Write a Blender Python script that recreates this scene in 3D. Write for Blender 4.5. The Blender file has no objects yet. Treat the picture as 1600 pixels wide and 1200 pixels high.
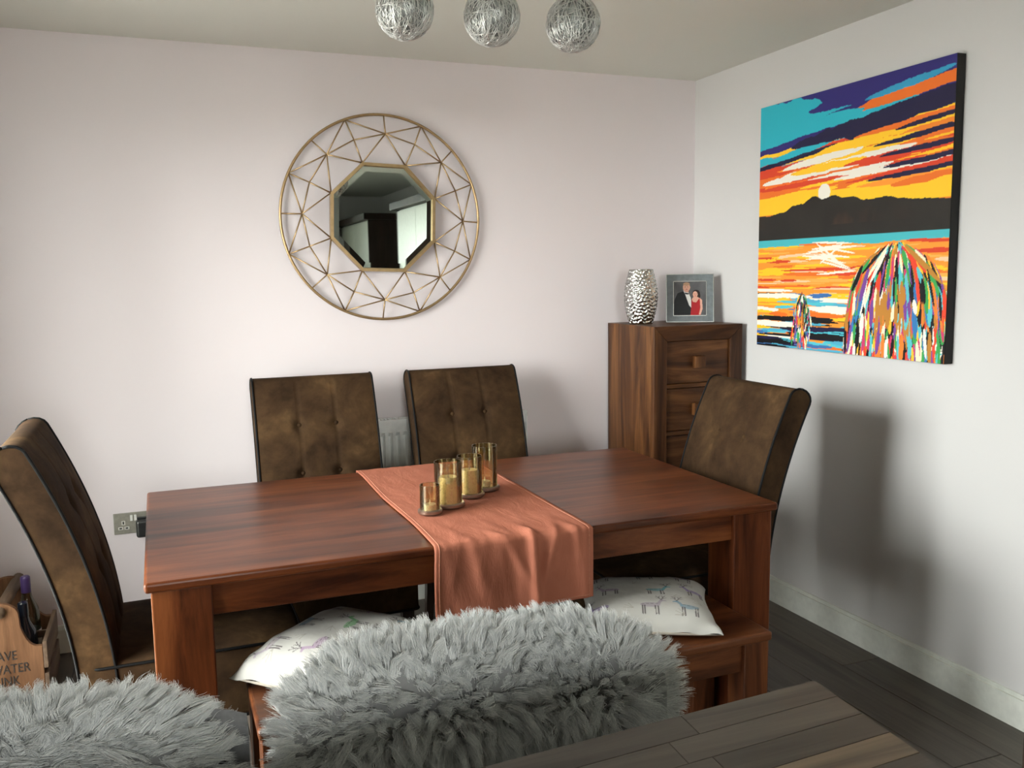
import bpy, bmesh, math, random
import numpy as np
from mathutils import Vector, Matrix
from mathutils.kdtree import KDTree

random.seed(7)
rng = np.random.default_rng(11)
PI = math.pi
scene = bpy.context.scene
COL = scene.collection

# ------------------------------------------------------------------ camera
CAM = Vector((-2.508, -3.847, 1.471))
cam_d = bpy.data.cameras.new('camera')
cam_d.sensor_width = 36.0
cam_d.lens = 1393.4 / 1600 * 36.0
cam_d.clip_start = 0.02
cam = bpy.data.objects.new('camera', cam_d)
COL.objects.link(cam)
_x = np.array([0.929, -0.058, 0.365]); _y = np.array([-0.369, -0.107, 0.923])
_x /= np.linalg.norm(_x); _y -= _x * _x.dot(_y); _y /= np.linalg.norm(_y); _z = np.cross(_x, _y)
if _z[1] > 0: _z = -_z
R3 = np.stack([_x, _y, _z])            # world <- camera (x right, y down, z forward)
M3 = Matrix([[R3[i, 0], -R3[i, 1], -R3[i, 2]] for i in range(3)])
cam.matrix_world = Matrix.Translation(CAM) @ M3.to_4x4()
scene.camera = cam

# ------------------------------------------------------------------ world, lights, exposure
world = bpy.data.worlds.new('world'); scene.world = world
world.use_nodes = True
bg = world.node_tree.nodes['Background']
bg.inputs[0].default_value = (1.0, 0.99, 0.97, 1); bg.inputs[1].default_value = 31.0      # even overcast sky
WX = -3.235                                  # left wall inner face
W1 = (-2.15, -0.58, 0.03, 2.08)              # dining patio door y0,y1,z0,z1 in the left wall
W2 = (-3.0, -1.75, 1.00, 2.16)              # kitchen window x0,x1,z0,z1 in the rear wall
YB = -6.6
def portal(name, loc, rot, sx, sy):          # guides sky sampling through a window opening; adds no light
    l = bpy.data.lights.new(name, 'AREA'); l.shape = 'RECTANGLE'; l.size = sx; l.size_y = sy; l.cycles.is_portal = True
    o = bpy.data.objects.new(name, l); COL.objects.link(o); o.location = loc; o.rotation_euler = rot
portal('portal_patio_door', (WX - .26, (W1[0] + W1[1]) / 2, (W1[2] + W1[3]) / 2), (0, -PI / 2, 0), W1[3] - W1[2], W1[1] - W1[0])
portal('portal_kitchen_window', ((W2[0] + W2[1]) / 2, YB - .26, (W2[2] + W2[3]) / 2), (PI / 2, 0, 0), W2[1] - W2[0], W2[3] - W2[2])

scene.view_settings.view_transform = 'Standard'
scene.view_settings.look = 'None'
scene.view_settings.exposure = 0.0
scene.view_settings.gamma = 1.0
scene.view_settings.use_curve_mapping = False
scene.cycles.use_denoising = True
scene.cycles.max_bounces = 12
scene.cycles.diffuse_bounces = 6
scene.cycles.transparent_max_bounces = 24
scene.cycles.caustics_reflective = False
scene.cycles.caustics_refractive = False
scene.cycles.sample_clamp_indirect = 6

# ------------------------------------------------------------------ materials
MAT = {}
def s2l(c):
    return tuple(((v / 255) / 12.92 if v / 255 <= 0.04045 else ((v / 255 + 0.055) / 1.055) ** 2.4) for v in c)
class NT:
    def __init__(s, name):
        s.m = bpy.data.materials.new(name); s.m.use_nodes = True
        s.t = s.m.node_tree; s.b = s.t.nodes['Principled BSDF']; MAT[name] = s.m
        s.out = s.t.nodes['Material Output']
    def n(s, typ, **kw):
        nd = s.t.nodes.new(typ)
        for k, v in kw.items(): setattr(nd, k, v)
        return nd
    def l(s, a, b): s.t.links.new(a, b)
    def coords(s, scale=(1, 1, 1), rnd=False, rot=(0, 0, 0)):
        tc = s.n('ShaderNodeTexCoord'); mp = s.n('ShaderNodeMapping')
        mp.inputs['Scale'].default_value = scale; mp.inputs['Rotation'].default_value = rot
        if rnd:
            oi = s.n('ShaderNodeObjectInfo'); vm = s.n('ShaderNodeVectorMath', operation='SCALE')
            vm.inputs[0].default_value = (17, 31, 23); s.l(oi.outputs['Random'], vm.inputs['Scale'])
            va = s.n('ShaderNodeVectorMath', operation='ADD')
            s.l(tc.outputs['Object'], va.inputs[0]); s.l(vm.outputs[0], va.inputs[1]); s.l(va.outputs[0], mp.inputs['Vector'])
        else:
            s.l(tc.outputs['Object'], mp.inputs['Vector'])
        return mp.outputs[0]
    def noise(s, vec, scale, detail=4, rough=0.55, dist=0.0):
        nz = s.n('ShaderNodeTexNoise'); nz.inputs['Scale'].default_value = scale
        nz.inputs['Detail'].default_value = detail; nz.inputs['Roughness'].default_value = rough
        nz.inputs['Distortion'].default_value = dist
        s.l(vec, nz.inputs['Vector']); return nz.outputs['Fac']
    def ramp(s, fac, stops):
        r = s.n('ShaderNodeValToRGB'); e = r.color_ramp.elements
        while len(e) < len(stops): e.new(0.5)
        for i, (p, c) in enumerate(stops): e[i].position = p; e[i].color = (*c, 1)
        s.l(fac, r.inputs[0]); return r.outputs[0]
    def mix(s, fac, a, b, mode='MIX'):
        m = s.n('ShaderNodeMix', data_type='RGBA', blend_type=mode)
        for sock, v in ((m.inputs[0], fac), (m.inputs[6], a), (m.inputs[7], b)):
            if isinstance(v, (int, float)): sock.default_value = v
            elif isinstance(v, tuple): sock.default_value = (*v, 1)
            else: s.l(v, sock)
        return m.outputs[2]
    def bump(s, h, strength=0.2, dist=0.01):
        b = s.n('ShaderNodeBump'); b.inputs['Strength'].default_value = strength; b.inputs['Distance'].default_value = dist
        s.l(h, b.inputs['Height']); s.l(b.outputs[0], s.b.inputs['Normal'])
    def base(s, c):
        if isinstance(c, tuple): s.b.inputs['Base Color'].default_value = (*c, 1)
        else: s.l(c, s.b.inputs['Base Color'])
    def set(s, **kw):
        names = dict(rough='Roughness', metal='Metallic', spec='Specular IOR Level', coat='Coat Weight', coatr='Coat Roughness', sheen='Sheen Weight', trans='Transmission Weight', ior='IOR', sheenr='Sheen Roughness')
        for k, v in kw.items(): s.b.inputs[names[k]].default_value = v
        return s

def plain(name, c, rough=0.5, metal=0.0, var=0.06, scale=30, **kw):
    m = NT(name); v = m.coords()
    f = m.noise(v, scale, 3)
    m.base(m.ramp(f, [(0.3, tuple(x * (1 - var) for x in c)), (0.7, tuple(min(1, x * (1 + var)) for x in c))]))
    m.set(rough=rough, metal=metal, **kw); return m

def wall_paint(name, c):
    m = NT(name); v = m.coords()
    m.base(m.ramp(m.noise(v, 2.5, 3), [(0.3, tuple(x * 0.985 for x in c)), (0.7, c)]))
    m.set(rough=0.7, spec=0.25); m.bump(m.noise(v, 260, 2), 0.05, 0.002)
wall_paint('paint_lilac', (0.80, 0.735, 0.75))
wall_paint('paint_white', (0.69, 0.68, 0.675))
wall_paint('paint_ceiling', (0.72, 0.72, 0.66))
plain('gloss_white', (0.78, 0.80, 0.74), 0.3)
plain('radiator_white', (0.86, 0.87, 0.85), 0.35)

def wood(name, axis, dark, mid, light, rough=0.30, coat=0.0, rnd=True, knots=True, fine=1.0):
    m = NT(name)
    sc = [9.0, 9.0, 9.0]; sc[axis] = 0.9
    v = m.coords(tuple(sc), rnd)
    f1 = m.noise(v, 1.25, 7, 0.66, 1.1)
    sc2 = [60.0, 60.0, 60.0]; sc2[axis] = 3.0
    f2 = m.noise(m.coords(tuple(sc2), rnd), 1.6, 3, 0.6)
    c = m.ramp(f1, [(0.33, dark), (0.5, mid), (0.68, light)])
    g = m.ramp(f2, [(0.35, (0.72, 0.70, 0.68)), (0.62, (1.0, 1.0, 1.0))])
    c = m.mix(0.55 * fine, c, g, 'MULTIPLY')
    if knots:
        sck = [7.0, 7.0, 7.0]; sck[axis] = 3.2
        k = m.noise(m.coords(tuple(sck), rnd), 1.0, 2, 0.5, 0.3)
        kc = m.ramp(k, [(0.64, (1, 1, 1)), (0.76, (0.35, 0.3, 0.28))])
        c = m.mix(0.8, c, kc, 'MULTIPLY')
    m.base(c); m.set(rough=rough, coat=coat, coatr=0.22, spec=0.22)
    m.bump(f2, 0.08, 0.002)
RED = ((0.034, 0.0080, 0.0030), (0.110, 0.029, 0.0090), (0.190, 0.058, 0.0180))
for i, a in enumerate('xyz'):
    wood('table_wood_' + a, i, *RED)
    wood('bench_wood_' + a, i, (0.030, 0.009, 0.0038), (0.090, 0.028, 0.010), (0.165, 0.055, 0.019), 0.36, 0.1)
    wood('chest_wood_' + a, i, (0.032, 0.011, 0.0040), (0.090, 0.034, 0.0105), (0.19, 0.080, 0.025), 0.42, 0.05)
wood('crate_wood', 2, (0.07, 0.03, 0.013), (0.13, 0.06, 0.026), (0.20, 0.10, 0.048), 0.7, 0.0)
wood('slat_wood', 1, (0.07, 0.045, 0.03), (0.13, 0.085, 0.055), (0.20, 0.14, 0.09), 0.7, 0.0)
wood('leg_wood_dark', 2, (0.012, 0.007, 0.005), (0.02, 0.012, 0.009), (0.035, 0.02, 0.013), 0.4, 0.1)
wood('kitchen_dark', 2, (0.025, 0.016, 0.012), (0.035, 0.022, 0.016), (0.05, 0.033, 0.024), 0.45, 0.0, knots=False)

def plank(name, axis, dark, mid, light, rough, sp):
    m = NT(name)
    sc = [22.0, 22.0, 22.0]; sc[axis] = 1.1
    v = m.coords(tuple(sc), True)
    f = m.noise(v, 1.3, 6, 0.62, 0.8)
    c = m.ramp(f, [(0.3, dark), (0.52, mid), (0.75, light)])
    oi = m.n('ShaderNodeObjectInfo')
    tint = m.ramp(oi.outputs['Random'], [(0.0, tuple(1 - sp * q for q in (.45, .46, .46))), (0.35, tuple(1 - sp * q for q in (.22, .22, .21))), (0.7, (1.0, 0.97, 0.92)), (0.92, tuple(1 + sp * q for q in (.62, .42, .16)))])
    m.base(m.mix(1.0, c, tint, 'MULTIPLY')); m.set(rough=rough, spec=0.4); m.bump(f, 0.08, 0.002)
plank('floor_laminate', 1, (0.052, 0.044, 0.036), (0.088, 0.075, 0.062), (0.125, 0.108, 0.088), 0.42, .5)
plank('worktop_stave', 0, (0.050, 0.041, 0.034), (0.095, 0.078, 0.064), (0.15, 0.125, 0.10), 0.38, 1.0)
plain('joint_dark', (0.02, 0.018, 0.016), 0.6)

# distressed brown suede
m = NT('suede'); v = m.coords((1, 1, 1), True)
f = m.noise(v, 5.5, 5, 0.6, 0.4); f2 = m.noise(v, 26, 4, 0.65)
c = m.ramp(f, [(0.30, (0.022, 0.0115, 0.0055)), (0.45, (0.043, 0.0235, 0.0115)), (0.58, (0.064, 0.036, 0.0165)), (0.74, (0.120, 0.070, 0.031))])
g = m.ramp(f2, [(0.3, (0.72, 0.72, 0.72)), (0.7, (1.15, 1.12, 1.08))])
m.base(m.mix(0.9, c, g, 'MULTIPLY')); m.set(rough=0.85, spec=0.10, sheen=0.0); m.bump(f2, 0.12, 0.004)
plain('piping_black', (0.006, 0.006, 0.006), 0.6, spec=0.12)

# runner cloth
m = NT('terracotta_cloth'); v = m.coords()
f = m.noise(v, 9, 4); w = m.noise(m.coords((700, 60, 60)), 1, 1)
c = m.ramp(f, [(0.3, (0.36, 0.125, 0.077)), (0.7, (0.42, 0.152, 0.096))])
wf = m.noise(m.coords((14, 5, 5)), 1.2, 4, 0.6, 1.5)
ad = m.n('ShaderNodeMath', operation='MULTIPLY_ADD'); ad.inputs[1].default_value = 6.0; m.l(wf, ad.inputs[0]); m.l(w, ad.inputs[2])
m.base(c); m.set(rough=0.85, spec=0.08, sheen=0.0); m.bump(ad.outputs[0], 0.30, 0.0016)
plain('terracotta_hem', (0.42, 0.165, 0.10), 0.85, var=0.2, scale=150)

# gold metal, silver metals, mirror
plain('brushed_gold', (0.42, 0.29, 0.15), 0.38, 0.9, 0.12, 40)
m = NT('mirror_glass'); m.base((0.72, 0.80, 0.74)); m.set(metal=1.0, rough=0.015)
f = m.noise(m.coords(), 3, 2); m.base(m.ramp(f, [(0.3, (0.71, 0.79, 0.73)), (0.7, (0.73, 0.81, 0.75))]))
plain('silver_wire', (0.88, 0.88, 0.86), 0.35, 0.85, 0.1, 60)
plain('silver_ball_core', (0.34, 0.35, 0.34), 0.5, 0.6, 0.5, 40)
m = NT('silver_crinkle'); v = m.coords()
f = m.noise(v, 60, 3); m.base(m.ramp(f, [(0.3, (0.42, 0.42, 0.40)), (0.7, (0.80, 0.80, 0.77))])); m.set(metal=1.0, rough=0.2)
m.bump(m.noise(v, 90, 2), 0.5, 0.004)
plain('chrome', (0.75, 0.76, 0.75), 0.2, 1.0, 0.05)
plain('brushed_steel', (0.34, 0.33, 0.29), 0.42, 0.8, 0.1, 90)
plain('bronze_base', (0.30, 0.20, 0.15), 0.3, 0.85, 0.15, 50)
plain('black_plastic', (0.012, 0.013, 0.014), 0.35)
plain('white_plastic', (0.72, 0.72, 0.68), 0.4)
plain('stool_grey', (0.20, 0.20, 0.21), 0.8, 0, 0.12, 120)
plain('stool_metal', (0.35, 0.35, 0.36), 0.3, 0.9)
plain('wax', (0.80, 0.66, 0.42), 0.55, 0, 0.05)
plain('wax_white', (0.80, 0.74, 0.62), 0.5, 0, 0.05)
plain('frame_grey', (0.16, 0.185, 0.195), 0.45, 0.1, 0.15, 60)
plain('canvas_black', (0.008, 0.008, 0.008), 0.7)
plain('lettering_black', (0.02, 0.014, 0.01), 0.7)
plain('door_white', (0.62, 0.64, 0.56), 0.4)
plain('bottle_navy', (0.012, 0.018, 0.030), 0.12)
plain('purple_foil', (0.055, 0.03, 0.11), 0.35)
plain('pelt', (0.30, 0.30, 0.30), 1.0, spec=0.05)  # hide grey darkened to paint in the shade deep between the wool strands
plain('paving', (0.38, 0.37, 0.35), 0.9)

def glass_mat(name, tint, spec_w, speck=0.0):
    m = NT(name); t = m.t
    tr = m.n('ShaderNodeBsdfTransparent'); gl = m.n('ShaderNodeBsdfGlossy'); gl.inputs['Roughness'].default_value = 0.03
    gl.inputs['Color'].default_value = (0.9, 0.88, 0.75, 1)
    tr.inputs['Color'].default_value = (*tint, 1)
    fr = m.n('ShaderNodeFresnel'); fr.inputs['IOR'].default_value = 1.5
    ad = m.n('ShaderNodeMath', operation='MULTIPLY_ADD'); ad.inputs[1].default_value = 0.75; ad.inputs[2].default_value = spec_w
    m.l(fr.outputs[0], ad.inputs[0]); fac = ad.outputs[0]
    if speck > 0:
        f = m.noise(m.coords(), 150, 4, 0.7)
        r = m.ramp(f, [(0.52, (0, 0, 0)), (0.66, (speck, speck, speck))])
        a2 = m.n('ShaderNodeMath', operation='ADD', use_clamp=True); m.l(fac, a2.inputs[0]); m.l(r, a2.inputs[1]); fac = a2.outputs[0]
    mx = m.n('ShaderNodeMixShader'); m.l(fac, mx.inputs[0]); m.l(tr.outputs[0], mx.inputs[1]); m.l(gl.outputs[0], mx.inputs[2])
    m.l(mx.outputs[0], m.out.inputs[0])
glass_mat('amber_glass', (0.94, 0.90, 0.76), 0.11, 0.30)
glass_mat('window_glass', (0.96, 0.98, 0.97), 0.0)
glass_mat('clear_bottle_glass', (0.72, 0.76, 0.76), 0.06)

# printed (colour attribute) materials
def print_mat(name, rough=0.6, spec=0.3):
    m = NT(name); a = m.n('ShaderNodeAttribute'); a.attribute_name = 'paint'
    m.base(a.outputs['Color']); m.set(rough=rough, spec=spec)
    m.bump(m.noise(m.coords(), 400, 2), 0.06, 0.001)
print_mat('canvas_print', 0.6); print_mat('photo_print', 0.3); print_mat('cushion_print', 0.85, 0.15)

# fleece strands
m = NT('fleece')
hi = m.n('ShaderNodeHairInfo')
c = m.ramp(hi.outputs['Random'], [(0.0, (0.56, 0.575, 0.58)), (0.5, (0.73, 0.735, 0.73)), (1.0, (0.88, 0.88, 0.86))])
m.base(c); m.set(rough=0.55, spec=0.25)

# ------------------------------------------------------------------ geometry helpers
def link(name, me, mat, parent=None, smooth=False):
    o = bpy.data.objects.new(name, me); COL.objects.link(o)
    if mat: me.materials.append(MAT[mat])
    if parent is not None: o.parent = parent
    if smooth:
        for p in me.polygons: p.use_smooth = True
    return o
def pyd(name, v, f, mat, parent=None, smooth=False):
    me = bpy.data.meshes.new(name); me.from_pydata([tuple(map(float, p)) for p in v], [], f); me.update()
    return link(name, me, mat, parent, smooth)
def from_bm(name, bm, mat, parent=None, smooth=False):
    me = bpy.data.meshes.new(name); bmesh.ops.recalc_face_normals(bm, faces=bm.faces); bm.to_mesh(me); bm.free()
    return link(name, me, mat, parent, smooth)
def add_box(bm, x0, x1, y0, y1, z0, z1, bev=0.0, seg=2, mat=None):
    r = bmesh.ops.create_cube(bm, size=1.0)
    vs = r['verts']
    bmesh.ops.scale(bm, vec=(x1 - x0, y1 - y0, z1 - z0), verts=vs)
    bmesh.ops.translate(bm, vec=((x0 + x1) / 2, (y0 + y1) / 2, (z0 + z1) / 2), verts=vs)
    if bev > 0:
        es = list({e for v in vs for e in v.link_edges})
        bmesh.ops.bevel(bm, geom=es, offset=bev, segments=seg, profile=0.5, affect='EDGES')
def box(name, b, mat, parent=None, bev=0.002, seg=2):
    bm = bmesh.new(); add_box(bm, *b, bev=bev, seg=seg)
    return from_bm(name, bm, mat, parent)
def boxes(name, bl, mat, parent=None, bev=0.0):
    bm = bmesh.new()
    for b in bl: add_box(bm, *b, bev=bev)
    return from_bm(name, bm, mat, parent)
def tube_geo(pts, r, sides=6, closed=False, V=None, F=None):
    V = [] if V is None else V; F = [] if F is None else F
    P = [Vector(p) for p in pts]; n = len(P); base = len(V)
    up = None
    for i in range(n):
        if closed: t = P[(i + 1) % n] - P[i - 1]
        else: t = P[min(i + 1, n - 1)] - P[max(i - 1, 0)]
        t.normalize()
        if up is None:
            up = t.orthogonal().normalized()
        else:
            up = (up - t * up.dot(t))
            up = up.normalized() if up.length > 1e-6 else t.orthogonal().normalized()
        s = t.cross(up)
        rr = r[i] if hasattr(r, '__len__') else r
        for k in range(sides):
            a = 2 * PI * k / sides
            V.append(P[i] + up * (math.cos(a) * rr) + s * (math.sin(a) * rr))
    m = n if closed else n - 1
    for i in range(m):
        for k in range(sides):
            a = base + i * sides + k; b = base + i * sides + (k + 1) % sides
            c = base + ((i + 1) % n) * sides + (k + 1) % sides; d = base + ((i + 1) % n) * sides + k
            F.append((a, b, c, d))
    if not closed:
        F.append(tuple(base + k for k in range(sides))[::-1]); F.append(tuple(base + (n - 1) * sides + k for k in range(sides)))
    return V, F
def tube(name, pts, r, mat, parent=None, sides=6, closed=False):
    V, F = tube_geo(pts, r, sides, closed); return pyd(name, V, F, mat, parent, True)
def lathe(name, prof, mat, parent=None, n=32, loc=(0, 0, 0), smooth=True, axis='z'):
    V = []; F = []
    k = len(prof)
    for i in range(n):
        a = 2 * PI * i / n
        for r, z in prof:
            p = (r * math.cos(a), r * math.sin(a), z)
            if axis == 'y': p = (p[0], -p[2], p[1])
            V.append((p[0] + loc[0], p[1] + loc[1], p[2] + loc[2]))
    for i in range(n):
        j = (i + 1) % n
        for q in range(k - 1):
            F.append((i * k + q, j * k + q, j * k + q + 1, i * k + q + 1))
    o = pyd(name, V, F, mat, parent, smooth)
    bm = bmesh.new(); bm.from_mesh(o.data); bmesh.ops.remove_doubles(bm, verts=bm.verts, dist=1e-6)
    bmesh.ops.recalc_face_normals(bm, faces=bm.faces); bm.to_mesh(o.data); bm.free()
    if smooth:
        for p in o.data.polygons: p.use_smooth = True
        o.data.set_sharp_from_angle(angle=0.7)
    return o
def tag(o, label, cat, group=None, kind=None):
    o['label'] = label; o['category'] = cat
    if group: o['group'] = group
    if kind: o['kind'] = kind
    return o
def thing(name, label, cat, loc=(0, 0, 0), rz=0.0, group=None):
    o = bpy.data.objects.new(name, None); COL.objects.link(o)
    o.empty_display_size = 0.1
    o.location = loc; o.rotation_euler = (0, 0, rz)
    return tag(o, label, cat, group)
def struct(o, label, cat='wall'):
    o['kind'] = 'structure'; o['label'] = label; o['category'] = cat; return o
def copy_tree(o, parent=None):
    c = o.copy(); COL.objects.link(c)
    if parent is not None: c.parent = parent
    for ch in list(o.children): copy_tree(ch, c)
    return c

# ------------------------------------------------------------------ room shell
H = 2.40
struct(boxes('wall_back', [(WX - .3, 0.3, 0, 0.2, 0, H)], 'paint_lilac'), 'pale lilac back wall behind the dining table')
struct(boxes('wall_right', [(0, 0.2, YB - .2, 0, 0, H)], 'paint_white'), 'off-white right wall carrying the big canvas')
T = 0.25
struct(boxes('wall_rear', [(WX - .3, W2[0], YB - T, YB, 0, H), (W2[1], 0, YB - T, YB, 0, H), (W2[0], W2[1], YB - T, YB, 0, W2[2]), (W2[0], W2[1], YB - T, YB, W2[3], H)], 'paint_white'), 'white kitchen end wall seen in the mirror')
struct(boxes('wall_left', [(WX - T, WX, YB, W1[0], 0, H), (WX - T, WX, W1[1], 0, 0, H), (WX - T, WX, W1[0], W1[1], 0, W1[2]), (WX - T, WX, W1[0], W1[1], W1[3], H)], 'paint_white'), 'white left wall with the patio door')
struct(boxes('ceiling', [(WX - .3, 0.2, YB - .2, 0.2, H, H + .15)], 'paint_ceiling'), 'plain white ceiling above the dining table', 'ceiling')
fl = struct(boxes('floor', [(WX - .3, 0.2, YB - .2, 0.2, -.1, -.008)], 'joint_dark'), 'dark grey-brown laminate plank floor', 'floor')
struct(boxes('ground', [(-30, WX - .31, -30, 25, -.25, -.12), (WX - .31, 10, -30, YB - .31, -.25, -.12)], 'paving'), 'grey paving outside the patio door', 'ground')
# floor planks (run along y)
def floor_planks():
    w, L, g = 0.192, 1.28, 0.0012
    bm = bmesh.new(); add_box(bm, -w / 2 + g, w / 2 - g, -L / 2 + g, L / 2 - g, -.008, 0, bev=0.0012, seg=1)
    me = bpy.data.meshes.new('plank'); bm.to_mesh(me); bm.free(); me.materials.append(MAT['floor_laminate'])
    i = 0; x = -w / 2 - 0.002
    while x > WX - w / 2:
        y = -L / 2 - 0.05 + ((i * 0.47) % 1.0) * L
        while y > YB - L / 2:
            o = bpy.data.objects.new('plank', me); COL.objects.link(o); o.parent = fl; o.location = (x, y, 0)
            y -= L
        x -= w; i += 1
floor_planks()
def skirting(name, b, label, axis):
    # moulded: flat board with small stepped top
    x0, x1, y0, y1 = b
    bm = bmesh.new()
    if axis == 'x': add_box(bm, x0, x1, y0, y1, 0, .098); add_box(bm, x0, x1, y0 + .006, y1, .098, .113, bev=.003)
    else: add_box(bm, x0, x1, y0, y1, 0, .098); add_box(bm, x0 + .006, x1, y0, y1, .098, .113, bev=.003)
    return struct(from_bm(name, bm, 'gloss_white'), label, 'baseboard')
skirting('baseboard_back', (WX, 0, -.016, 0), 'white skirting board along the lilac back wall', 'x')
skirting('baseboard_right', (-.016, 0, -2.62, -.016), 'white skirting board along the right wall', 'y')

def window(name, W, label, loc, rz):
    # built facing +x in local space: opening y0..y1, z0..z1, inner wall face at x = 0
    y0, y1, z0, z1 = W; xo = -.20
    w = bpy.data.objects.new(name, None); COL.objects.link(w); struct(w, label, 'window')
    w.location = loc; w.rotation_euler = (0, 0, rz)
    f = .05; ym = (y0 + y1) / 2
    for b in ((xo, xo + .06, y0, y0 + f, z0, z1), (xo, xo + .06, y1 - f, y1, z0, z1), (xo, xo + .06, y0 + f, y1 - f, z0, z0 + f), (xo, xo + .06, y0 + f, y1 - f, z1 - f, z1), (xo, xo + .06, ym - .03, ym + .03, z0 + f, z1 - f)):
        box('window_frame', b, 'gloss_white', w, bev=.003)
    box('pane', (xo + .02, xo + .026, y0 + f, ym - .03, z0 + f, z1 - f), 'window_glass', w, bev=0)
    box('pane', (xo + .02, xo + .026, ym + .03, y1 - f, z0 + f, z1 - f), 'window_glass', w, bev=0)
    box('window_sill', (-.09, .02, y0 + .001, y1 - .001, z0 - .012, z0 + .012), 'gloss_white', w, bev=.004)
window('window_1', W1, 'white framed patio door beside the dining table', (WX, 0, 0), 0)
window('window_2', (-W2[1], -W2[0], W2[2], W2[3]), 'white framed kitchen window beyond the breakfast bar', (0, YB, 0), PI / 2)

# ------------------------------------------------------------------ dining table
TX0, TX1, TY0, TY1, TZ = -2.575, -0.762, -1.652, -0.662, 0.765
tcx, tcy = (TX0 + TX1) / 2, (TY0 + TY1) / 2
tb = thing('dining_table', 'long reddish-brown wooden dining table with thick square legs', 'table', (tcx, tcy, 0))
hx, hy = (TX1 - TX0) / 2, (TY1 - TY0) / 2
box('tabletop', (-hx, hx, -hy, hy, TZ - .026, TZ), 'table_wood_x', tb, bev=.008, seg=3)
LG = .138; ov = .014
for sx in (-1, 1):
    for sy in (-1, 1):
        xa, xb = sorted((sx * (hx - ov), sx * (hx - ov - LG))); ya, yb = sorted((sy * (hy - ov), sy * (hy - ov - LG)))
        box('leg', (xa, xb, ya, yb, 0, TZ - .026), 'table_wood_z', tb, bev=.004)
for sy in (-1, 1):
    ya, yb = sorted((sy * (hy - ov - .012), sy * (hy - ov - .040)))
    box('apron', (-hx + ov + LG, hx - ov - LG, ya, yb, .658, TZ - .026), 'table_wood_x', tb, bev=.002)
for sx in (-1, 1):
    xa, xb = sorted((sx * (hx - ov - .012), sx * (hx - ov - .040)))
    box('apron', (xa, xb, -hy + ov + LG, hy - ov - LG, .658, TZ - .026), 'table_wood_y', tb, bev=.002)

# ------------------------------------------------------------------ bench
BX0, BX1, BY0, BY1, BZ = -2.350, -0.925, -1.845, -1.485, 0.450
bn = thing('dining_bench', 'reddish-brown wooden bench tucked along the table front under the cushions', 'bench', ((BX0 + BX1) / 2, (BY0 + BY1) / 2, 0))
bhx, bhy = (BX1 - BX0) / 2, (BY1 - BY0) / 2
box('bench_top', (-bhx, bhx, -bhy, bhy, BZ - .028, BZ), 'bench_wood_x', bn, bev=.008, seg=3)
for sx in (-1, 1):
    for sy in (-1, 1):
        xa, xb = sorted((sx * (bhx - .008), sx * (bhx - .088))); ya, yb = sorted((sy * (bhy - .010), sy * (bhy - .090)))
        box('leg', (xa, xb, ya, yb, 0, BZ - .028), 'bench_wood_z', bn, bev=.003)
    xa, xb = sorted((sx * (bhx - .022), sx * (bhx - .050)))
    box('end_rail', (xa, xb, -bhy + .09, bhy - .09, .335, BZ - .028), 'bench_wood_y', bn, bev=.002)
    xa, xb = sorted((sx * (bhx - .026), sx * (bhx - .046)))
for sy in (-1, 1):
    ya, yb = sorted((sy * (bhy - .024), sy * (bhy - .050)))
    box('front_rail' if sy < 0 else 'back_rail', (-bhx + .088, bhx - .088, ya, yb, .335, BZ - .028), 'bench_wood_x', bn, bev=.002)

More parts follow.
